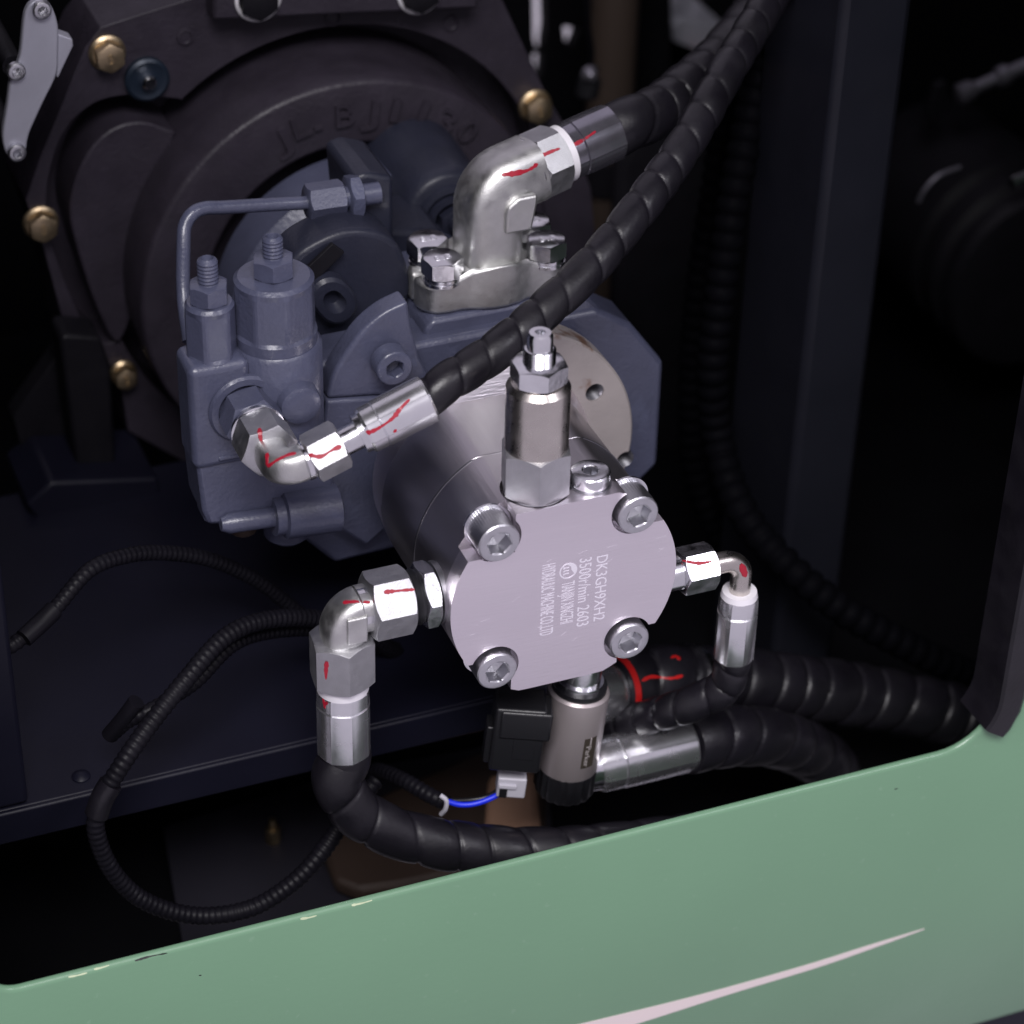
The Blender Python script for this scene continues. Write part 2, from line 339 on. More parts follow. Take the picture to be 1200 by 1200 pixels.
# ================================================================ engine bell housing
BY = 316
t = thing('bell_housing', 'dark cast iron engine bell housing with raised lettering behind the pumps', 'engine housing', (-20, BY, -130))
outline = [(30, 235), (45, 190), (100, 55), (118, 32), (180, 12), (235, -5), (240, -40), (560, -40), (585, -8), (640, 110), (672, 165), (692, 220), (700, 300), (690, 420), (640, 560), (560, 620), (400, 620), (250, 560), (150, 505), (140, 440), (108, 405), (78, 405), (72, 370), (52, 295)]
bg_ = G().px(outline, BY, 45); plate = part('face_plate', bg_, 'bell_iron', t, 3.0)
lobe_o = [(215, 122), (160, 117), (112, 128), (76, 165), (58, 230), (66, 300), (112, 402), (150, 395), (170, 330), (230, 220)]
lobe_i = [(206, 155), (165, 143), (126, 155), (97, 190), (82, 240), (90, 290), (116, 366), (140, 400), (165, 330), (178, 240)]
cut(plate, [G().lathe((3, 300, 1), Y, [(0, 119), (60, 119)], 96), G().px([(p.x, p.y) for p in catmull([V((x, y, 0)) for x, y in lobe_o], 8)], BY-6, 34)])
part('lobe_cover', G().px([(p.x, p.y) for p in catmull([V((x, y, 0)) for x, y in lobe_i], 8)], BY-4, 32), 'bell_iron', t, 2.5, ang=45)
ring_g = G().lathe((0, 0, 0), Y, [(345, 122), (345, 108), (300, 108.5), (279.5, 108.2), (277.6, 107.2), (277, 105.5), (277, 77.5), (277.6, 75.6), (279.5, 74.5), (300, 73), (300, 40), (345, 40)], 128, cap0=False, cap1=False)
part('hub_ring', ring_g, 'bell_iron', t, ang=50)
part('hub_floor', G().lathe((0, 0, 0), Y, [(301, 72.5), (301, 20), (330, 20)], 96, cap0=False), 'iron_dark', t)
for ch, (x, y) in zip('JL-BJ1130', ((328, 166), (352, 149), (377, 145), (403, 136), (433, 132), (464, 130), (497, 132), (523, 143), (548, 155))):
    p = W(x, y-3, 277); r = V((p.x, 0, p.z)); up = r.normalized(); rt = up.cross(-Y)*-1
    rt = V((up.z, 0, -up.x)); 
    text_on(ch, p-rt*(4.5 if ch != '1' else 2.5)-up*6.5+Y*.3, rt, up, (4 if ch in '-1' else 9), 12, 2.2, 'bell_iron', t, 'raised_letter')
part('top_bar', G().px([(250, -40), (250, 24), (560, 10), (560, -40)], BY-14, 13), 'bell_iron', t, 1.5)
for x, y in ((302, -2), (491, -10)):
    p = W(x, y, BY-14); g = G().lathe(p, -Y, [(0, 11.5), (1.2, 11.5), (2.6, 10.4), (1.0, 9.6)], 48, cap0=False, cap1=False); part('washer', g, 'white_plastic', t)  # metal ring coloured pale, its lit rim put into the colour
    part('hex_bolt', G().hexn(p, -Y, 0, 5, 17.5), 'iron_dark', t)
for x, y in ((390, 21), (528, 27), (217, 43)):
    p = W(x, y, BY); part('cast_dimple', G().lathe(p+Y*.5, -Y, [(0, 4.5), (1.4, 4.2), (1.6, 3.2), (.8, 2.6)], 24), 'bell_iron', t)
for x, y, k in ((125, 61, 1), (47, 260, 1), (626, 123, 1), (144, 436, .8)):
    p = W(x, y, BY); b = part('flange_bolt', G().lathe(p, -Y, [(0, 9*k), (1.6, 9*k), (2.6, 7.6*k)], 36).hexn(p, -Y, 2, 9, 13*k), 'yellow_zinc', t, label='gold passivated hex flange bolt')
    text_on('8', p-Y*8.8-X*2+Z*-2.5, X, Z, 3.6, 5, .5, 'yellow_zinc', b, 'head_mark')
p = W(171, 91, BY); b = part('seal_washer', G().lathe(p, -Y, [(0, 11), (3, 11), (4, 9.5), (3.2, 7), (3.2, 4)], 40), 'washer_blue', t)
part('pin', G().lathe(p, -Y, [(2, 3.6), (7, 3.5), (8, 2.6)], 24), 'zinc', b)
# engine mount below it
t = thing('engine_mount', 'dark cast engine mount leg bolted below the bell housing', 'engine mount', (-130, 280, -104))
part('leg', G().px([(70, 398), (78, 392), (118, 396), (130, 430), (138, 590), (105, 600), (92, 560)], 292, 22), 'iron_dark', t, 2)
part('foot_plate', G().px([(30, 592), (45, 612), (190, 590), (185, 560), (60, 565)], 275, 50), 'frame_navy', t, 2)
part('web', G().px([(15, 490), (68, 415), (76, 412), (100, 580), (40, 590)], 320, 14), 'iron_dark', t, 1)
# grey sheet bracket top left
t = thing('sheet_bracket', 'pale grey sheet metal bracket screwed beside the bell housing', 'bracket', W(40, 188, 262))
BR = G().px([(p.x, p.y) for p in catmull([V((x, y, 0)) for x, y in ((48, -3), (60, 7), (68, 30), (68, 60), (66, 88), (50, 122), (34, 158), (30, 178), (20, 189), (8, 181), (3, 160), (8, 125), (13, 90), (23, 67), (30, 13), (48, -3))], 6)][:-1], 262, 4)
part('plate', BR, 'bracket_grey', t, .8, ang=45)
part('side_bend', G().px([(68, 40), (85, 46), (86, 54), (68, 92), (66, 90), (67, 70)], 264, 8), 'bracket_grey', t, .6)
for x, y in ((48, 10), (19, 177), (18, 82)):
    p = W(x, y, 262); socket_bolt(t, p, -Y, 4.2, 3.2, 3.6, 'screw', knurl=0)
    part('spacer', G().lathe(p, Y, [(4.1, 5), (54 if y < 100 else 60, 5)], 24), 'iron_dark', t)
# ================================================================ gear pump (aluminium)
t = gp = thing('gear_pump', 'silver aluminium gear pump with round engraved face plate and four socket bolts', 'pump', (0, 44, -51))
def flatround(r, zt, zb, cx=0, cz=0, n=96):
    return [(cx+r*cos(2*pi*k/n), max(zb, min(zt, cz+r*sin(2*pi*k/n)))) for k in range(n)]
def xz(g, poly, y0, y1): return g.loops([[V((x, y0, z)) for x, z in poly], [V((x, y1, z)) for x, z in poly]])
def clean(poly):
    out = []
    for p in poly:
        if not out or abs(p[0]-out[-1][0])+abs(p[1]-out[-1][1]) > 1e-6: out.append(p)
    return out
BOLT = [(-31, 33), (31, 32), (-30.5, -33.8), (30.7, -34.2)]
cov = G(); xz(cov, clean(flatround(51.2, 43.5, -49.5, .4, -2)), 0, 9)
cover = part('front_cover', cov, 'alu_face', t, .45)
RV = V((-8.3, 15.2, 0))
cuts = []
for sx, sz, bx_, bz in ((-1, 1, *BOLT[0]), (1, 1, *BOLT[1]), (-1, -1, *BOLT[2]), (1, -1, *BOLT[3])):
    xa, za = (-22.8 if sx < 0 else 26.3), (24.6 if sz > 0 else -29.5)
    cuts.append(G().box(min(xa, sx*70), max(xa, sx*70), -3, 11.5, min(za, sz*70), max(za, sz*70)))
    cuts.append(G().lathe((bx_, -3, bz), Y, [(0, 10.9), (14.5, 10.9)], 64))
cuts.append(G().lathe(RV+Z*38.5, Z, [(0, 14.6), (12, 14.6)], 64))
cut(cover, cuts)
fh_ = part('front_housing', xz(G(), clean(flatround(51.2, 43.5, -49.5, .4, -2)), 9.05, 44), 'alu_body', t, .45); cut(fh_, cuts)
hs = G(); xz(hs, clean(flatround(51.0, 43.3, -49, .4, -2)), 44.6, 88); part('rear_housing', hs, 'alu_body', t, .8)
part('gasket_seam', xz(G(), clean(flatround(51.4, 42.6, -49, .4, -2)), 43.8, 44.8), 'socket_dark', t)
# neck that widens to the mounting flange
def prof_neck(k, n=96):
    P = []
    for i in range(n):
        a = 2*pi*i/n; r = 51+k*1; x = .4+k*1+r*cos(a); z = -2+k*4+r*sin(a); P.append((x, min(z, 42.5+k*10)))
    return P
nk = G(); nk.loops([[V((x, 86+12*k, z)) for x, z in prof_neck(k)] for k in (0, .25, .6, 1)]); part('neck', nk, 'alu_face', t, 0, ang=25)
def flr(a, h):            # a from +Z towards +X
    q = abs(((math.degrees(a)-90+180) % 360)-180); return 1 if q < 68 else 1-.25*min(1, (q-68)/14)
fl = G().lathe((9, 96, 2), Y, [(0, 64.5), (1, 65.5), (14, 65.5)], 96, rf=flr); flg = part('mounting_flange', fl, 'flange_grey', t, .0, label='grey mounting flange with rust bloom on its rim')
hole = [W(x, y, 96) for x, y in ((697, 460), (733, 539), (596, 448))]
cut(flg, [G().lathe(p-Y*4, Y, [(0, 4.5), (14, 4.5)], 32) for p in hole])
for p in hole: part('hole_thread', G().lathe(p, Y, [(a, b) for a, b in thread_prof(1, 10, 4.49, 1.4)]+[(11, 2)], 32, cap0=False), 'socket_dark', flg)
bolts = []
for bx_, bz in BOLT:
    bolts.append(socket_bolt(t, (bx_, 11.4, bz), -Y, 9.0, 14.8, 9.6, ref=(.3*bx_/30, 0, 1)))
    part('bolt_washer', G().lathe((bx_, 11.45, bz), -Y, [(0, 10.3), (1.1, 10.3), (1.2, 8)], 48), 'zinc', t)
pp = Wz(692, 551, 50); pg = G(); socket_bolt(t, (pp.x, pp.y, 43), Z, 8.4, 7.2, 6.2, 'port_plug', 'zinc', knurl=0)
part('plug_seal', G().lathe((pp.x, pp.y, 43.4), Z, [(0, 9), (.8, 9), (.9, 7)], 40), 'socket_dark', t)
for x0, y0, x1, y1, s, hgt in ((699.5, 652.5, 697, 728, 'DK3GH9XH2', 5.2), (679.5, 655.5, 675.5, 735, '3500r/min 2603', 5.6), (658.5, 683.5, 656, 732, 'TIANJIN XINGZHI', 6.0), (635.5, 663, 631.5, 746, 'HYDRAULIC MACHINE CO.,LTD', 6.2)):
    a, b = W(x0, y0, 0), W(x1, y1, 0); text_on(s, a+Y*.02, -Z, X, (a-b).length, hgt, .09, 'engrave', t, 'engraved_text')
lc = W(666, 669, 0)
g = G().lathe(lc+Y*.02, -Y, [(0, 4.0), (.09, 4.0), (.09, 3.45), (0, 3.45)], 48, cap0=False, cap1=False); part('engraved_emblem', g, 'engrave', t)
g = G(); pl = [(4*cos(radians(a)), 4*sin(radians(a))) for a in range(-38, 112, 6)]; pl += [(1.2, 2.2), (1.5, .2), (2.4, -1.2)]
g.loops([[lc+X*x*.95+Z*z*.95-Y*.08 for x, z in pl], [lc+X*x*.95+Z*z*.95+Y*.02 for x, z in pl]])
for k in range(3):
    for q in range(2):
        o = lc+V((-2.3+q*1.4, 0, 1.7-k*1.5)); g.box(o.x, o.x+1.2, -.08, .02, o.z-.2, o.z+.25)
    o = lc+V((-2.2, 0, 1.2-k*1.3)); g.box(o.x, o.x+.35, -.085, .02, o.z-.7, o.z+.9)
part('engraved_emblem', g, 'engrave', t)
for i in range(34):          # fine handling scratches on the face
    a = random.uniform(0, 2*pi); r = 47*sqrt(random.random()); p = V((r*cos(a), -.015, -2+r*sin(a)*.85)); d = radians(random.gauss(14, 12)); L_ = random.uniform(.6, 4.5); w_ = random.uniform(.02, .08)
    if any((p.x-b[0])**2+(p.z-b[1])**2 < 230 for b in BOLT) or abs(p.z) > 36: continue
    u_ = V((cos(d), 0, sin(d))); v_ = V((-sin(d), 0, cos(d)))*w_; g = G(); q = p+u_*L_
    g.loops([[p-v_, p+v_*.4, q+v_, q-v_*.3], [x+Y*.03 for x in (p-v_, p+v_*.4, q+v_, q-v_*.3)]]); part('scratch', g, 'engrave', t)
# ---- relief valve cartridge
t = thing('relief_valve', 'tall chrome relief valve cartridge with lock nut standing on the gear pump', 'valve', RV+Z*38.6)
o = RV.copy()
part('collar', G().lathe(o, Z, [(38.6, 12), (38.6, 13.1), (43, 13.1), (44, 12.4), (46, 12.2)], 64), 'zinc', t)
part('hex_body', G().hexn(o, Z, 43.2, 65, 26.4, ref=(.97, .25, 0), ch0=True, ch1=True), 'zinc_grain', t, 0)
part('sleeve', G().lathe(o, Z, [(60, 12.9), (64, 13.2), (93, 13.2), (95.3, 11.2), (95.3, 5)], 64), 'steel_warm', t)
part('lock_nut', G().hexn(o, Z, 95.4, 104.5, 20.5, ref=(.9, .45, 0)), 'zinc', t)
part('thread', G().lathe(o, Z, [(103, 6)]+thread_prof(104.5, 111, 6.7, 1.4)+[(111, 5.5)], 40), 'zinc', t, ang=20)
part('adjuster_stem', G().lathe(o, Z, [(110, 5.3), (116.5, 5.3), (118, 4.4), (118, 2.2), (115.5, 2.0), (115.5, .3)], 40), 'zinc', t)
# ---- coil (solenoid) valve under the pump
tp, bt = W(679, 803, 25), W(661, 917, 25); ax = (bt-tp).normalized(); L0 = (bt-tp).length
t = thing('coil_valve', 'satin champagne solenoid coil with black cap and plug hanging under the gear pump', 'valve', bt)
part('stem', G().lathe(tp, ax, [(-34, 9), (-4, 9), (-4, 10.5), (2, 10.5), (2, 4)], 48), 'zinc', t)
part('top_ring', G().lathe(tp, ax, [(-1.5, 12.4), (1.0, 12.4), (1.2, 8)], 64), 'black_plastic', t)
coil = G().lathe(tp, ax, [(1.0, 11), (1.0, 12.9), (2.2, 13.9), (L0*.79, 13.9), (L0*.81, 13.2), (L0*.81, 9)], 64); part('coil', coil, 'coil_paint', t)
part('cap', G().lathe(tp, ax, [(L0*.79, 12), (L0*.8, 13.6), (L0*1.02, 13.6), (L0*1.06, 12.4), (L0*1.06, 3)], 72, rf=lambda a, h: 1+(.035 if int(a/(2*pi)*72) % 4 < 2 else -.01)), 'black_plastic', t)
axu = -ax; q0 = tp+ax*21; rgt = (CR-ax*CR.dot(ax)).normalized(); bck = ax.cross(rgt)
if bck.y > 0: bck = -bck
def on_coil(ang, h, r=14.02):
    return tp+ax*h+(rgt*sin(ang)+bck*cos(ang))*r
g = G(); rows = []
for k in range(9):
    an = radians(18+k*3.4); rows.append([on_coil(an, h) for h in (20, 37)])
g.loops([r_+[on_coil(radians(18+k*3.4), 37, 13.7), on_coil(radians(18+k*3.4), 20, 13.7)] for k, r_ in enumerate(rows)]); lb = part('label', g, 'label_dark', t, ang=40)
vs, fs = text_mesh('Parker'); x0, x1 = min(v.x for v in vs), max(v.x for v in vs); g = G(); g.f = fs
g.v = [on_coil(radians(23+(v.y/.7)*11), 24.5+(v.x-x0)/(x1-x0)*11.5, 14.07+(v.z+.05)*1.0) for v in vs]; part('lettering', g, 'label_text', lb)
g = G(); g.loops([[on_coil(radians(a), h, rr) for a, h, rr in ((30, 20, 14.1), (33, 20, 14.1), (33, 24, 14.1), (30, 24, 14.1))], [on_coil(radians(a), h, rr) for a, h, rr in ((30, 20, 13.9), (33, 20, 13.9), (33, 24, 13.9), (30, 24, 13.9))]]); part('lettering', g, 'label_text', lb)
c0 = W(604, 848, 20); lx = ax
def obox(c, ex, ey, ez, mat, name, par, bev): 
    u = rgt; v = ax; w = bck; g = G()
    pts = lambda s: [c+u*(-ex)+v*(-ey)+w*s*ez, c+u*ex+v*(-ey)+w*s*ez, c+u*ex+v*ey+w*s*ez, c+u*(-ex)+v*ey+w*s*ez]
    g.loops([pts(1), pts(-1)]); return part(name, g, mat, par, bev)
cb = W(606, 855, 22)
obox(cb, 11.5, 17.5, 9, 'black_plastic', 'connector_body', t, 1.5)
obox(cb+rgt*2.5-ax*9+bck*2, 11.5, 7.5, 7.8, 'black_plastic', 'connector_hood', t, 1.2)
obox(cb-rgt*11.5+ax*6, 2.5, 10, 5, 'black_plastic', 'clip', t, .8)
obox(cb+rgt*3+bck*8.4+ax*3, 5, 7, .8, 'black_plastic', 'panel_rib', t, .4)
gpn = W(599, 916, 22)
pl_ = obox(gpn, 6.5, 5.5, 5, 'grey_plastic', 'plug', t, .8)
obox(gpn-rgt*3.6+bck*5.2+ax*2.5, 1.8, 2.6, .5, 'black_plastic', 'plug_slot', pl_, .2)
obox(gpn-rgt*2+bck*5.5-ax*1.5, 4, 1.0, .7, 'grey_plastic', 'latch', pl_, .2)
# ================================================================ hose assemblies
def hose(par, P, R, pitch, mat='rubber', hand=1, n=32, step=.6, deep=.1, name='hose'):
    g = G(); g.tube(catmull(P, step), spiral(R, pitch, hand, deep), n); return part(name, g, mat, par, ang=60), g
# -- left hose of the gear pump
LY, LZ = 18.2, -1.6
lo = V((-47, LY, LZ)); c1 = V((-92.0, LY, LZ)); dn = -Z
t = thing('left_hose_assembly', 'zinc elbow and black spiral wrapped hose screwed to the gear pump port with red marks', 'hose', (-94, 10, -110))
ad = G().hexn(lo, -X, 4.5, 11.5, 25, ref=(0, -.3, 1)); part('adapter_hex', ad, 'zinc', t)
part('port_ring', G().lathe(lo, -X, [(-1, 13.5), (4.4, 13.5), (4.6, 9)], 48), 'socket_dark', t)
part('seal', G().lathe(lo, -X, [(11.5, 9), (11.5, 11.2), (13, 12.3), (14.6, 11.2), (15.5, 10)], 48), 'black_plastic', t)
nt = G().hexn(lo, -X, 15.8, 34, 26, ref=(0, -.35, 1)); part('nut', nt, 'zinc_grain', t)
part('sleeve', G().lathe(lo, -X, [(33, 9.2), (38, 9.2), (38.5, 8)], 40), 'zinc', t)
eP = [lo-X*34, lo-X*38] + [V((c1.x+9-9*sin(a), LY, LZ-9+9*cos(a))) for a in [radians(q) for q in range(0, 91, 9)]] + [V((c1.x, LY, LZ-14)), V((c1.x, LY, LZ-20))]
el = G().tube(eP, 9.0, 32, ref=(0, 1, 0), sup=3.2); part('elbow', el, 'zinc_cast', t, ang=50)
rb = G().box(c1.x-1, c1.x+8, LY-10.2, LY-8.4, LZ-10, LZ+3); part('elbow_pad', rb, 'zinc_cast', t, .8)
vb = V((c1.x-.3, LY, 0)); n2 = G().hexn(vb, dn, 13.5, 36.5, 25, ref=(.9, .4, 0)); part('nut', n2, 'zinc_grain', t)
part('white_collar', G().lathe(vb, dn, [(36.5, 8), (36.5, 11.2), (41, 11.2), (41, 8)], 48), 'white_plastic', t)
_, f3 = ferrule(t, vb+dn*40, dn, 36, 11.8)
e0 = vb+dn*73
hose(t, [e0, e0+dn*8, W(396, 912, 16), W(412, 945, 13), W(445, 968, 10), W(492, 984, 6), W(550, 994, 2), W(615, 998, -2), W(690, 996, -4), W(780, 985, 0), W(860, 975, 10)], 11.6, 20, hand=-1)
for pts, tg in ((((517, 681), (524, 677)), [ad]), (((450, 694), (470, 692), (496, 690)), [nt]), (((402, 706), (418, 705), (434, 706)), [el, rb]), (((383, 775), (382, 785), (382, 796)), [n2]), (((379, 806), (379, 818), (380, 826), (381, 830)), [f3]), (((380, 826), (384, 823)), [f3])): stroke(pts, tg, t, 1.5)
# -- right hose
ro = W(798, 668, 8); ro.x = 50; RY, RZ = 8.0, W(816, 666, 8).z
ro = V((47, RY, RZ)); 
t = thing('right_hose_assembly', 'thin bent steel tube fitting with crimped black hose on the gear pump side', 'hose', (92, RY, -70))
x0 = W(796, 668, RY).x-47; x1 = W(834, 662, RY).x-47; xb = W(869, 668, RY).x
part('seat', G().lathe(ro, X, [(-2, 7.5), (x0+1, 7.5), (x0+2, 6)], 36), 'zinc', t)
rn = G().hexn(ro, X, x0, x1, 18.5, ref=(0, -.35, 1)); part('nut', rn, 'zinc', t)
rr = 9.; P = [ro+X*(x1-2), V((xb-rr, RY, RZ))]+[V((xb-rr+rr*sin(radians(a)), RY, RZ-rr+rr*cos(radians(a)))) for a in range(9, 91, 9)]+[V((xb, RY, RZ-20))]
rt_ = G().tube(P, 4.7, 28); part('bent_tube', rt_, 'steel_warm', t, ang=50)
vb = V((xb, RY, RZ-17)); part('white_collar', G().lathe(vb, dn, [(.5, 4.8), (.5, 7.6), (3.2, 8.2), (3.2, 6)], 40), 'white_plastic', t)
ferrule(t, vb+dn*3, dn, 34, 9.2)
e0 = vb+dn*35
hose(t, [e0, e0+dn*5, W(850, 803, 10), W(826, 818, 14), W(795, 830, 20), W(760, 840, 30), W(715, 856, 46), W(660, 870, 70)], 8.4, 12)
stroke(((800, 657), (818, 660), (834, 658)), [rn], t, 1.3); stroke(((868, 661), (872, 670), (874, 676)), [rt_], t, 2.2)
# -- pressure hose of the valve block (crosses in front of the flange elbow)
p0 = W(287, 478, 90); pc = p0-Y*50
t = thing('pressure_hose_assembly', 'crimped elbow on the blue valve block with spiral hose rising past the relief valve', 'hose', p0-Z*14)
part('adapter_hex', G().hexn(p0, -Y, 2, 16, 22, ref=(.35, 0, 1)), 'blue_paint', t)
part('adapter_collar', G().lathe(p0, -Y, [(16, 10.8), (17.2, 11.6), (19, 11.6), (20, 9)], 40), 'zinc', t)
n1 = G().hexn(p0, -Y, 19.5, 36, 21.5, ref=(.35, 0, 1)); part('nut', n1, 'zinc_grain', t)
dv = V((1, 0, .20)).normalized()
rad = 7.5; cen = pc+Y*rad+dv*rad
P = [p0-Y*35, pc+Y*(rad+1)]+[cen-dv*rad*cos(a)-Y*rad*sin(a) for a in [radians(q) for q in range(0, 91, 9)]]+[pc+dv*10, pc+dv*14]
el = G().tube(P, 6.8, 32, ref=(0, 0, 1), sup=3.4); part('elbow', el, 'zinc_cast', t, ang=50)
part('elbow_collar', G().lathe(pc, dv, [(9.5, 7), (10.2, 8.2), (12.2, 8.2), (13, 7)], 40), 'zinc', t)
fend = W(500, 468, 40); dv2 = (fend-(pc+dv*14)).normalized(); s_ = pc+dv*12.5
n2 = G().hexn(s_, dv2, 0, 15, 18.5, ref=(0, -.42, 1)); part('nut', n2, 'zinc_grain', t)
part('tail', G().lathe(s_, dv2, [(14, 6), (22, 6), (28, 6)], 32), 'zinc', t)
Lf = (fend-s_).length
part('grey_collar', G().lathe(s_, dv2, [(22.5, 6), (22.5, 8.4), (25.5, 8.8), (25.5, 7)], 40), 'zinc', t)
_, f2 = ferrule(t, s_+dv2*25, dv2, Lf-24, 10.2)
e0 = fend-dv2*1
hose(t, [e0, W(524, 448, 42), W(560, 426, 46), W(600, 396, 52), W(640, 362, 60), W(690, 315, 72), W(735, 262, 86), W(775, 210, 102), W(812, 155, 120), W(845, 95, 142), W(875, 45, 165), W(905, -5, 190), W(940, -60, 215)], 8.5, 16.5, hand=1)
for pts, tg in ((((304, 502), (305, 512), (307, 519)), [n1]), (((313, 531), (313, 540), (314, 546), (325, 539), (338, 533), (347, 531)), [el]), (((362, 533), (376, 535), (390, 527), (400, 523)), [n2]), (((415, 508), (435, 506), (458, 492), (470, 478), (480, 468)), [f2]), (((462, 504), (464, 506)), [f2])): stroke(pts, tg, t, 1.5)
# -- flange elbow and its hose
fc = V((22.5, 149, 0)); FT = 75.5; FB = 59.5; FX = fc.x; FY = fc.y
t = thing('suction_elbow', 'cast zinc elbow in a four bolt split flange on top of the blue pump', 'elbow', (22.5, 149, 59.5))
def half(sgn):
    pts = []
    yo = 23*sgn
    pr = [(-36, .6*sgn), (-36, 5*sgn), (-35, 9*sgn), (-32.5, 12.5*sgn), (-29, 14.8*sgn), (-24, 15.5*sgn), (-18, 15.2*sgn), (-13, 16*sgn), (-8, 18*sgn), (-3, 19*sgn), (3, 19*sgn), (8, 18*sgn), (13, 16*sgn), (18, 15.2*sgn), (24, 15.5*sgn), (29, 14.8*sgn), (32.5, 12.5*sgn), (35, 9*sgn), (36, 5*sgn), (36, .6*sgn)]
    b = [fc+V((x, y, FB)) for x, y in pr]; arch = lambda x: 8.5*max(0, cos(x/22*pi*.5))**.8
    tp_ = [fc+V((x*.99, y*.985, FT-2+(arch(x) if abs(x) < 23 else 0))) for x, y in pr]
    return G().loops([b, tp_])
fh = half(-1); part('flange_half', fh, 'zinc_cast', t, 1.6, ang=50); part('flange_half', half(1), 'zinc_cast', t, 1.6, ang=50)
for bx_, by in ((-25, -9), (25, -9), (-25, 9.5), (25, 9.5)):
    o = fc+V((bx_, by, FT-2.0)); b = part('flange_bolt', G().hexn(o, Z, 3.6, 12, 16.4, ref=(.95, .3*(1 if bx_ > 0 else -1), 0)), 'zinc', t)
    part('spring_washer', G().lathe(o, Z, [(0, 8.6), (1.4, 8.6), (1.6, 7.8), (2.0, 8.4), (3.4, 8.3), (3.6, 6)], 40), 'zinc', b)
    text_on('8.8', o+V((-4, -2.5, 11.9)), X, Y, 8, 4, .4, 'zinc', b, 'head_mark')
cr = W(577, 214, FY); cr.x = FX; d1 = (W(716, 158, FY+10)-W(600, 210, FY)).normalized(); rad = 12
bend = [fc+Z*(FB+2), V((FX, FY, cr.z-rad-6)), V((FX, FY, cr.z-rad))]
up = Z; cen = V((FX, FY, cr.z-rad)); 
ang = math.acos(max(-1, min(1, up.dot(d1)))); perp = (d1-up*up.dot(d1)).normalized(); rr = rad/ math.tan(ang/2) if False else rad
cc = cen+perp*rr
for q in range(1, 11):
    a = ang*q/10; bend.append(cc-perp*rr*cos(a)+up*rr*sin(a))
e_ = bend[-1]; bend += [e_+d1*6, e_+d1*13]
el = G().tube(bend, lambda d, a: 14.2 if d < 30 else 14.2, 40, ref=(0, 1, 0), sup=3.3); part('elbow', el, 'zinc_cast', t, ang=50)
pc_ = W(610, 232, 171); pdx = G().prism([(-7, -9), (4, -9), (6, -8), (8, 4), (8, 8), (-1, 8), (-6, 4), (-7, 0)], V((FX+9, FY-12, cr.z-9)), X, Z, V((0, -4.2, 0))); part('elbow_pad', pdx, 'zinc_cast', t, 1.2)
part('flange_foot', G().lathe(fc, Z, [(FB, 17.5), (FT+1, 17.5), (FT+3, 15), (FT+3, 12)], 48), 'zinc_cast', t)
t2 = thing('suction_hose_assembly', 'hex nut, clear sleeved ferrule and thick black hose leaving the cast elbow', 'hose', e_+d1*10)
part('back_ring', G().lathe(e_, d1, [(9, 13), (11, 14.4), (13, 13.6)], 48), 'zinc', t2)
ns = G().hexn(e_, d1, 12.5, 27, 27, ref=(0, -.35, 1)); part('nut', ns, 'zinc_grain', t2)
part('white_collar', G().lathe(e_, d1, [(26.5, 8), (26.5, 13), (30, 13.2), (30, 9)], 48), 'white_plastic', t2)
_, f1 = ferrule(t2, e_+d1*29, d1, 27, 13.4, mat='smoked_zinc')
h0 = e_+d1*55
hose(t2, [h0, h0+d1*12, W(775, 128, 178), W(810, 100, 195), W(845, 68, 215), W(880, 25, 240), W(915, -40, 275)], 12.6, 17)
stroke(((588, 205), (605, 203), (620, 199), (630, 192)), [el], t, 2.0); stroke(((632, 184), (645, 178), (656, 174)), [ns], t2, 1.4); stroke(((668, 172), (682, 165), (698, 154)), [f1], t2, 1.4)
# -- lower hoses behind the coil
a0, a1 = W(697, 898, 27), W(808, 871, 27); ax_ = (a1-a0).normalized()
t = thing('return_hose_assembly', 'bright crimped ferrule with thick black hose lying behind the coil valve', 'hose', a0-Z*12)
part('collar', G().lathe(a0, ax_, [(-6, 9), (-6, 11), (2, 11.4), (2, 8)], 40), 'zinc', t)
ferrule(t, a0, ax_, (a1-a0).length, 13.0)
hose(t, [a1-ax_*1, W(835, 866, 29), W(870, 862, 34), W(910, 866, 42), W(950, 882, 54), W(975, 905, 64), W(985, 950, 70), W(975, 1010, 74)], 14.6, 21)
b0, b1 = W(690, 815, 50), W(742, 803, 56); ax_ = (b1-b0).normalized()
t = thing('drain_hose_assembly', 'thick ribbed black hose with red painted clamp running low behind the right fitting', 'hose', b0-Z*14)
part('nipple', G().lathe(b0, ax_, [(-30, 14.5), (8, 14.5), (14, 13), (15, 8)], 40), 'zinc_ferrule', t)
cl = G().lathe(b0, ax_, [(14, 12), (15, 15.5), (24, 15.5), (25, 12)], 48); part('painted_collar', cl, 'rubber', t)
part('red_band', G().lathe(b0, ax_, [(15.2, 15.4), (15.4, 15.9), (20.5, 15.9), (20.8, 15.4)], 64, rf=lambda a, h: 1+.006*sin(a*7)+.006*sin(a*3+h)), 'red_paint', t)
_, hg = hose(t, [b0+ax_*18, W(770, 797, 60), W(820, 797, 66), W(880, 800, 70), W(950, 808, 74), W(1020, 818, 80), W(1090, 832, 76), W(1160, 850, 72), W(1230, 870, 70)], 17, 19, n=32)
part('band', G().lathe(W(806, 797, 64), (W(820, 797, 66)-W(790, 797, 62)).normalized(), [(-2, 17), (-2, 18), (1.5, 18), (1.5, 17)], 48), 'zinc', t)
for pts, w_ in ((((752, 798), (764, 793), (785, 795), (800, 792)), 1.4), (((786, 771), (792, 769), (797, 773)), 2.6)): stroke(pts, [cl, hg], t, w_, 'red_paint')
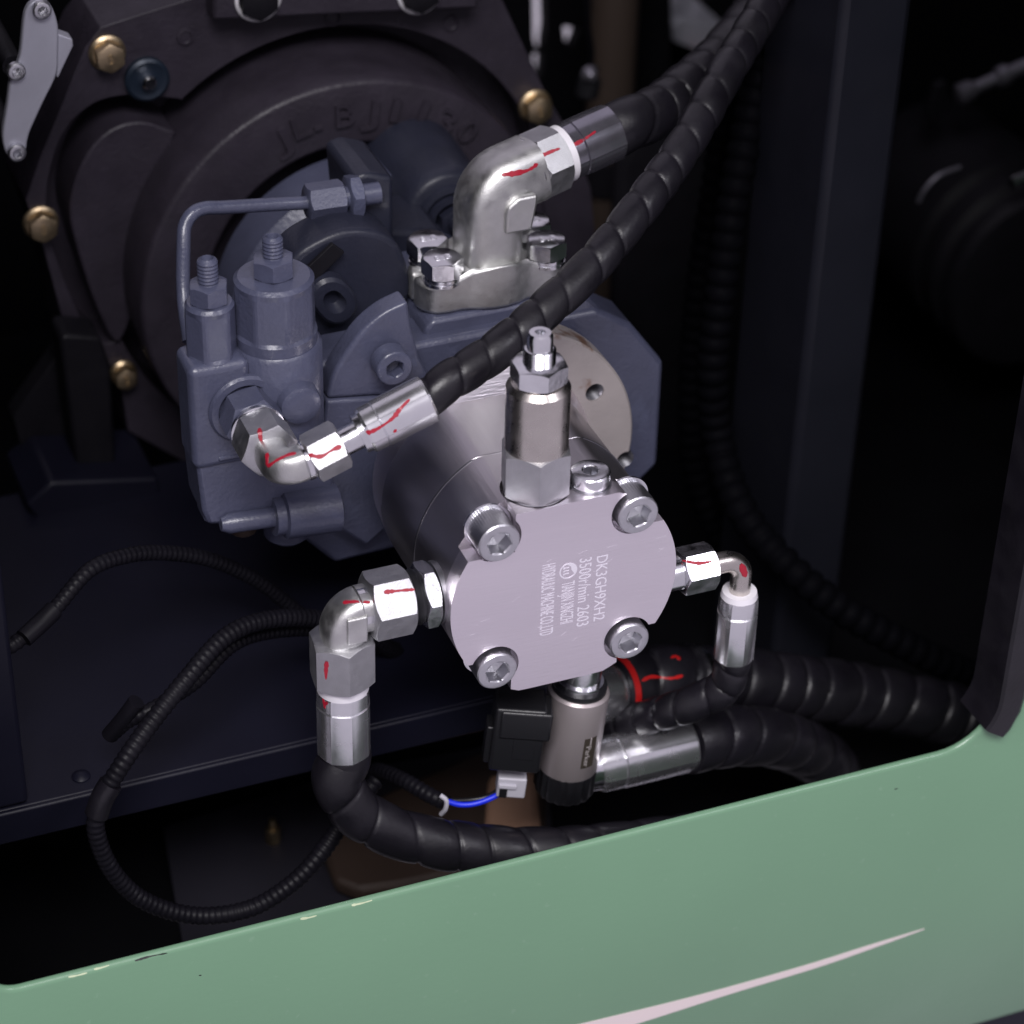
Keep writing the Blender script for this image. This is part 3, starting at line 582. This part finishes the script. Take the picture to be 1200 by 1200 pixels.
# -- thin corrugated looms
def loom(P, R, label, pitch=3.0, par=None, step=.75, mat='loom', n=14):
    g = G(); g.tube(catmull(P, step), rings(R, pitch), n)
    if par: return part('sleeve', g, mat, par, ang=60)
    return single('cable_loom', g, mat, label, 'cable', ang=60)
def px_path(L): return [W(x, y, yy) for x, y, yy in L]
t = thing('cable_loom', 'thin corrugated cable loom arching over the shelf from the corner post', 'cable', W(110, 700, 90), 'corrugated cable looms')
loom(px_path([(-20, 775, 80), (20, 752, 82), (62, 716, 88), (105, 668, 100), (150, 651, 110), (195, 648, 118), (250, 657, 124), (305, 683, 128), (360, 725, 130), (420, 760, 130)]), 3.6, '', par=t)
g = G().tube(catmull(px_path([(28, 748, 79), (50, 728, 84), (64, 714, 87)]), 1), 4.2, 14); part('tape_wrap', g, 'loom', t)
t = thing('cable_loom', 'corrugated cable loom looping down over the shelf lip to the floor', 'cable', W(240, 1075, 30), 'corrugated cable looms')
loom(px_path([(470, 770, 110), (420, 740, 100), (370, 725, 90), (310, 727, 80), (262, 748, 70), (215, 800, 56), (175, 850, 48), (145, 893, 42), (120, 935, 40), (112, 970, 38), (128, 1015, 36), (160, 1050, 34), (205, 1069, 32), (250, 1073, 30), (300, 1062, 28), (345, 1033, 28), (380, 995, 32), (410, 950, 40), (440, 915, 48)]), 4.2, '', par=t)
g = G().tube(catmull(px_path([(130, 918, 41), (120, 935, 40), (113, 955, 39)]), 1), 5.3, 14); part('tape_wrap', g, 'rubber', t)
t = thing('cable_loom', 'second corrugated loom running just beside the looping one across the shelf', 'cable', W(300, 760, 76), 'corrugated cable looms')
loom(px_path([(480, 765, 116), (430, 750, 108), (370, 738, 98), (310, 742, 88), (270, 758, 78), (228, 800, 66), (180, 830, 58), (150, 845, 60), (130, 862, 64)]), 3.4, '', par=t)
g = G().tube(catmull(px_path([(160, 822, 58), (145, 842, 60), (128, 862, 64)]), 1), 3.7, 14); part('tape_wrap', g, 'loom', t)
t = thing('coil_wire', 'black sleeved cable with short blue wire going to the coil valve plug', 'cable', W(525, 945, 24))
loom(px_path([(400, 915, 90), (436, 902, 70), (470, 913, 50), (500, 930, 36), (524, 942, 28)]), 3.8, '', par=t)
part('blue_wire', G().tube(catmull(px_path([(520, 938, 28), (540, 943, 25), (560, 941, 23), (582, 932, 22), (592, 922, 22)]), 1), 1.3, 12), 'blue_wire', t)
part('dark_wire', G().tube(catmull(px_path([(520, 938, 29), (545, 938, 28), (570, 934, 26), (590, 922, 24)]), 1), 1.2, 12), 'black_plastic', t)
part('cable_tie', G().tube(catmull(px_path([(516, 932, 24), (523, 938, 22), (522, 948, 22), (517, 954, 24)]), 1), 1.1, 10), 'grey_plastic', t)
single('hanging_hose', G().tube(catmull(px_path([(895, 60, 230), (880, 130, 225), (862, 220, 215), (846, 330, 205), (835, 430, 200), (842, 520, 195), (870, 600, 160), (920, 660, 130), (980, 710, 115), (1040, 745, 105), (1100, 775, 100), (1160, 800, 105)]), 1.2), rings(8.5, 9, .2), 18), 'hose_dull', 'dark ribbed hose hanging beside the navy pillar and curving to the floor', 'hose', group='ribbed hoses hanging by the pillar', ang=60)
single('hanging_hose', G().tube(catmull(px_path([(850, 90, 280), (840, 200, 270), (820, 330, 262), (810, 450, 258), (815, 560, 250), (850, 640, 240)]), 1.2), rings(7.5, 8, .2), 18), 'hose_dull', 'darker ribbed hose hanging further back between pump and pillar', 'hose', group='ribbed hoses hanging by the pillar', ang=60)
# ================================================================ main pump (blue grey paint)
t = mp_ = thing('piston_pump', 'blue grey painted piston pump with control valve block bolted to the bell housing', 'pump', (0, 200, -72))
oc = [(-84, 30), (-70, 52), (67, 52.8), (84.6, 41.5), (102.5, 17.2), (103, -40), (90, -52), (-60, -58), (-84, -30)]
part('end_plate', G().loops([[V((x, 125, z)) for x, z in oc], [V((x, 150, z)) for x, z in oc]]), 'blue_paint', t, 2.5)
part('casing', G().lathe((0, 0, 0), Y, [(150, 52), (152, 54), (190, 58), (240, 62), (248, 72), (274, 72), (276, 66)], 96), 'blue_paint', t, ang=45)
ob = [(-14, -10), (62, -10), (62, 46), (58, 59.2), (-10, 59.2), (-14, 55)]
part('outlet_block', G().loops([[V((x, 131, z)) for x, z in ob], [V((x, 176, z)) for x, z in ob]]), 'blue_paint', t, 2)
hd = [(383, 468), (390, 440), (405, 415), (425, 388), (450, 367), (478, 353), (482, 380), (492, 420), (520, 470), (440, 464)]
hdg = G().px([(p.x, p.y) for p in catmull([V((x, y, 0)) for x, y in hd[:6]], 6)]+hd[6:], 114, 12); part('shoulder_boss', hdg, 'blue_paint', t, 4.0, seg=4, ang=45)
part('lower_skirt', G().px([(383, 470), (440, 466), (520, 472), (520, 560), (430, 640), (395, 618), (372, 560)], 113, 13), 'blue_paint', t, 1.5)
socket_bolt(t, W(455, 421, 112), -Y, 8.2, 9, 7.4, 'socket_bolt', 'blue_paint', knurl=0)
part('side_plate', G().px([(p.x, p.y) for p in catmull([V((x, y, 0)) for x, y in ((330, 330), (352, 296), (410, 270), (465, 285), (480, 350), (430, 390), (380, 440), (340, 420), (330, 330))], 8)][:-1], 152, 24), 'blue_shaded', t, 4, seg=4, ang=45)
p = W(387, 346, 150); b = part('slot_boss', G().lathe(p, -Y, [(0, 11.5), (5, 11), (6.5, 9.5), (6.5, 5.5), (3, 4), (1.5, 3)], 40, rf=lambda a, h: 1+.18*cos(2*(a-.6))), 'blue_shaded', t)
part('name_plate', G().px([(352, 322), (390, 286), (404, 296), (362, 338)], 147.5, 2.3), 'iron_dark', t, .3)
# upper servo cylinder with its end screw
p = W(527, 254, 222); sv = part('servo_cylinder', G().lathe(p, Y, [(0, 4), (0, 20), (2, 22.5), (8, 23.5), (60, 26), (60, 10)], 64), 'blue_shaded', t, ang=45)
part('end_ring', G().lathe(p, -Y, [(-.5, 17), (2.5, 16.5), (3.2, 14), (1, 13.4)], 48, cap1=False), 'blue_shaded', sv)
part('end_ring', G().lathe(p, -Y, [(-.5, 12.5), (4.5, 12), (5, 9.5), (2, 9)], 48, cap1=False), 'blue_shaded', sv)
part('end_screw', G().hexn(p, -Y, 0, 8, 13).lathe(p, -Y, [(8, 4), (15, 3.9), (16, 3)], 24), 'blue_shaded', sv)
part('tube_block', G().px([(413, 210), (430, 202), (462, 208), (462, 288), (430, 290), (418, 262)], 178, 40), 'blue_shaded', t, 2.5)
part('servo_base', G().px([(400, 262), (470, 270), (520, 270), (525, 350), (478, 352), (440, 330)], 196, 40), 'blue_shaded', t, 3)
# control valve block, left
cbx = thing('control_block', 'blue grey control valve block with two capped adjusters on the piston pump', 'valve block', (-105, 115, -8))
up_o = [(214, 424), (222, 417), (291, 427), (293, 419), (345, 425), (367, 412), (372, 500), (372, 527), (229, 527), (222, 515)]
ub = G().px([(226, 446), (294, 446), (366, 440), (373, 528), (232, 530)], 93, 20); part('upper_body', ub, 'blue_paint', cbx, 2.2)
zl = W(252, 429, 90).z; part('left_body', G().box(W(223, 470, 90).x, W(296, 470, 90).x, 90, 113, 32, zl), 'blue_paint', cbx, 4.0, seg=4)
xr = W(326, 470, 104).x; zt = W(326, 425, 86).z
part('right_barrel', G().lathe(V((xr, 104, 0)), Z, [(30, 18), (32, 19.5), (zt-1, 19.5), (zt+.8, 18)], 64), 'blue_paint', cbx, ang=40)
part('lower_body', G().px([(229, 530), (374, 528), (392, 560), (392, 600), (388, 610), (244, 616), (238, 600)], 92, 24), 'blue_paint', cbx, 2)
part('side_flange', G().px([(228, 528), (238, 531), (247, 614), (240, 612)], 96, 12), 'blue_paint', cbx, 1)
sm = W(249, 424, 106); zs = W(249, 420, 106).z-4
def adjuster(c, z0, z1, R, nut, stud, flats):
    c = V((c.x, c.y, 0)); a = part('adjuster_cap', G().lathe(c, Z, [(z0, R*.9), (z0, R), (z0+5, R), (z0+6.5, R*.99), (z1-4, R*.99), (z1-1.5, R*.96), (z1, R*.86), (z1, R*.4)], 96, rf=lambda an, h: (min(1., (.94 if flats == 8 else .905)/cos((an % (2*pi/flats))-pi/flats)) if h > z0+6 and h < z1-3 else 1)), 'blue_paint', cbx, ang=7)
    part('lock_nut', G().hexn(c, Z, z1, z1+8.5, nut, ref=(.95, .2, 0)), 'blue_paint', a)
    part('stud', G().lathe(c, Z, thread_prof(z1+8, z1+8+stud, 4.4, 1.7)+[(z1+8+stud, 3.8), (z1+9+stud, 2.6), (z1+7+stud, 2.0), (z1+7+stud, .4)], 32), 'blue_paint', a, ang=20)
adjuster(W(249, 424, 102), W(249, 424, 98).z-3, W(246, 352, 102).z, 10.8, 15, 11, 6)
adjuster(V((xr, 104, 0)), zt+.5, W(318, 322, 104).z, 17.6, 16, 9, 8)
part('port_boss', G().lathe(p0+Y*1, -Y, [(0, 16), (2, 16), (3.2, 15), (3.2, 12.2), (1.2, 12.2)], 56), 'blue_paint', cbx)
p = W(347, 466, 88); part('round_plug', G().lathe(p+Y*3, -Y, [(0, 9.6), (8, 9.4), (10, 8.6), (11, 6.5), (11.3, 3)], 48), 'blue_paint', cbx)
a = W(262, 614, 90); b_ = W(330, 604, 90); rd = G().tube([a-(b_-a)*.05, a.lerp(b_, .08), b_], lambda d, q: 4.6 if d > 3 else 3.0, 24); part('pin', rd, 'blue_paint', cbx, ang=60)
dd = (b_-a).normalized(); part('pin_collar', G().lathe(b_, dd, [(-4, 7), (-4, 8.6), (1, 8.6), (2, 7.5)], 40), 'blue_paint', cbx)
part('pin_housing', G().lathe(b_, dd, [(0, 8), (1, 10.5), (25, 11), (26, 9)], 48), 'blue_paint', cbx)
part('drain_boss', G().lathe(W(336, 610, 108), -Z, [(-4, 11), (6, 10.5), (8.5, 8), (8.6, 3)], 40), 'blue_paint', cbx)
part('raised_rib', G().px([(256, 536), (288, 531), (288, 536), (256, 542)], 89.5, 4), 'blue_paint', cbx, .8)
part('drain_plug', G().lathe(W(285, 616, 112), -Z, [(-6, 6), (2, 6), (3, 5)], 32), 'brown_card', cbx)
# steel control line
t = thing('control_line', 'bent blue painted steel tube line with nut above the control block', 'pipe', W(215, 345, 150))
y0_ = 176.
P = [W(372, 237, y0_), W(330, 239, y0_), W(262, 243, y0_-4), W(240, 244, y0_-6), W(226, 250, y0_-8), W(217, 264, y0_-10), W(215, 285, y0_-14), W(215, 345, y0_-24), W(222, 400, y0_-40)]
part('tube', G().tube(catmull(P, 1.5), 3.1, 20), 'blue_paint', t, ang=60)
p = W(359, 238, y0_); dx = (W(400, 232, y0_)-p).normalized()
part('nut', G().hexn(p, dx, 0, 17, 15, ref=(0, -.5, 1)), 'blue_paint', t)
part('nut', G().hexn(p, dx, 19, 25, 18, ref=(0, -.2, 1)), 'blue_paint', t)
part('stub', G().lathe(p, dx, [(15, 5), (34, 5)], 24), 'blue_paint', t)
# ================================================================ things deep in the bay
t = thing('belt_drum', 'dark round drum housing with bright clamp deep behind the pillar', 'drum', W(1180, 420, 360))
dr = W(1215, 330, 360); part('drum_shell', G().lathe(dr, Y, [(0, 20), (-2, 52), (0, 58), (6, 60), (10, 55), (20, 55), (24, 60), (30, 60), (34, 55), (44, 55), (48, 60), (139, 60)], 72), 'iron_dark', t, ang=45)
part('bright_clamp', G().tube(catmull(px_path([(1076, 237, 352), (1084, 222, 352), (1100, 206, 352), (1125, 196, 352)]), 1.5), 1.3, 12), 'dull_steel', t)
part('clamp_screw', G().lathe(W(1196, 210, 350), V((1, 0, .2)), [(-6, 4), (8, 4), (8, 6), (14, 6)], 20), 'zinc', t)
t = thing('hose_fitting', 'small bright hose tail fitting deep in the bay beyond the pillar', 'fitting', W(1130, 115, 420))
a = W(1122, 112, 420); d_ = (W(1200, 78, 420)-a).normalized()
part('barb', G().lathe(a, d_, [(0, 5), (2, 7), (10, 6), (12, 4), (26, 4), (28, 6.5), (34, 6.5), (36, 4.5), (60, 4.5)], 28), 'dull_steel', t)
part('clip', G().px([(1098, 100), (1110, 96), (1114, 130), (1092, 150), (1088, 130)], 430, 6), 'iron_dark', t, 1)
t = thing('pipe_stand', 'dull upright pipe between the bright gaps behind the elbow', 'pipe', W(715, 300, 560))
q = W(716, 100, 560); part('pipe', G().lathe(V((q.x, 560, 0)), Z, [(-245, 15), (q.z+140, 15)], 32), 'pipe_brown', t)
part('pipe_coupling', G().lathe(V((q.x, 560, q.z-60)), Z, [(-12, 18), (12, 18)], 32), 'iron_dark', t)
t = thing('wire_connector', 'small glossy connector hanging behind the cast elbow', 'connector', W(690, 110, 470))
part('body', G().lathe(W(690, 100, 470), V((.2, 0, 1)), [(-8, 5), (-6, 7), (4, 7), (6, 4), (12, 4)], 24), 'black_plastic', t)
part('wire', G().tube(catmull(px_path([(690, 92, 470), (693, 60, 470), (688, 20, 472), (690, -60, 475)]), 2), 2.0, 10), 'hose_dull', t)
part('stud', G().lathe(W(690, 86, 466), -Y, [(0, 5), (4, 4), (6, 2)], 20), 'dull_steel', t)
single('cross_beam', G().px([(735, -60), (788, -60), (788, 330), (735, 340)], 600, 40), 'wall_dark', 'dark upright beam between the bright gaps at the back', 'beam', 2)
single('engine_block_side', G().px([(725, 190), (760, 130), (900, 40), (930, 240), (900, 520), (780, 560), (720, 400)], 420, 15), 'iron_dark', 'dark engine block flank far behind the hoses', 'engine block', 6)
t = thing('far_sheet', 'pale sheet with red spot lying far back under the bright gap', 'sheet', W(825, 60, 640))
part('sheet', G().px([(788, 30), (800, 22), (850, 30), (858, 55), (835, 66), (790, 48)], 640, 59), 'bracket_grey', t, .5)
part('red_spot', G().px([(820, 66), (832, 62), (834, 72), (822, 74)], 630, 3), 'red_paint', t)
for i, (x, y) in enumerate(((1036, 690), (1125, 478), (1046, 425), (1098, 655), (1135, 590))):
    p = W(x, y, 499); part_g = G().hexn(p, -Y, 0, 6, 9).lathe(p, -Y, [(-3, 7), (0, 7)], 24)
    single('frame_bolt', part_g, 'iron_dark', ('dull bolt low on the bay wall behind the thick ribbed hose', 'dull bolt on the bay wall right of the pillar beneath the drum', 'dull bolt close beside the pillar edge beneath the drum', 'dull bolt on the bay wall above the curving ribbed hose', 'dull bolt on the bay wall nearest the rubber edge trim')[i], 'bolt', group='bolts on the bay wall')
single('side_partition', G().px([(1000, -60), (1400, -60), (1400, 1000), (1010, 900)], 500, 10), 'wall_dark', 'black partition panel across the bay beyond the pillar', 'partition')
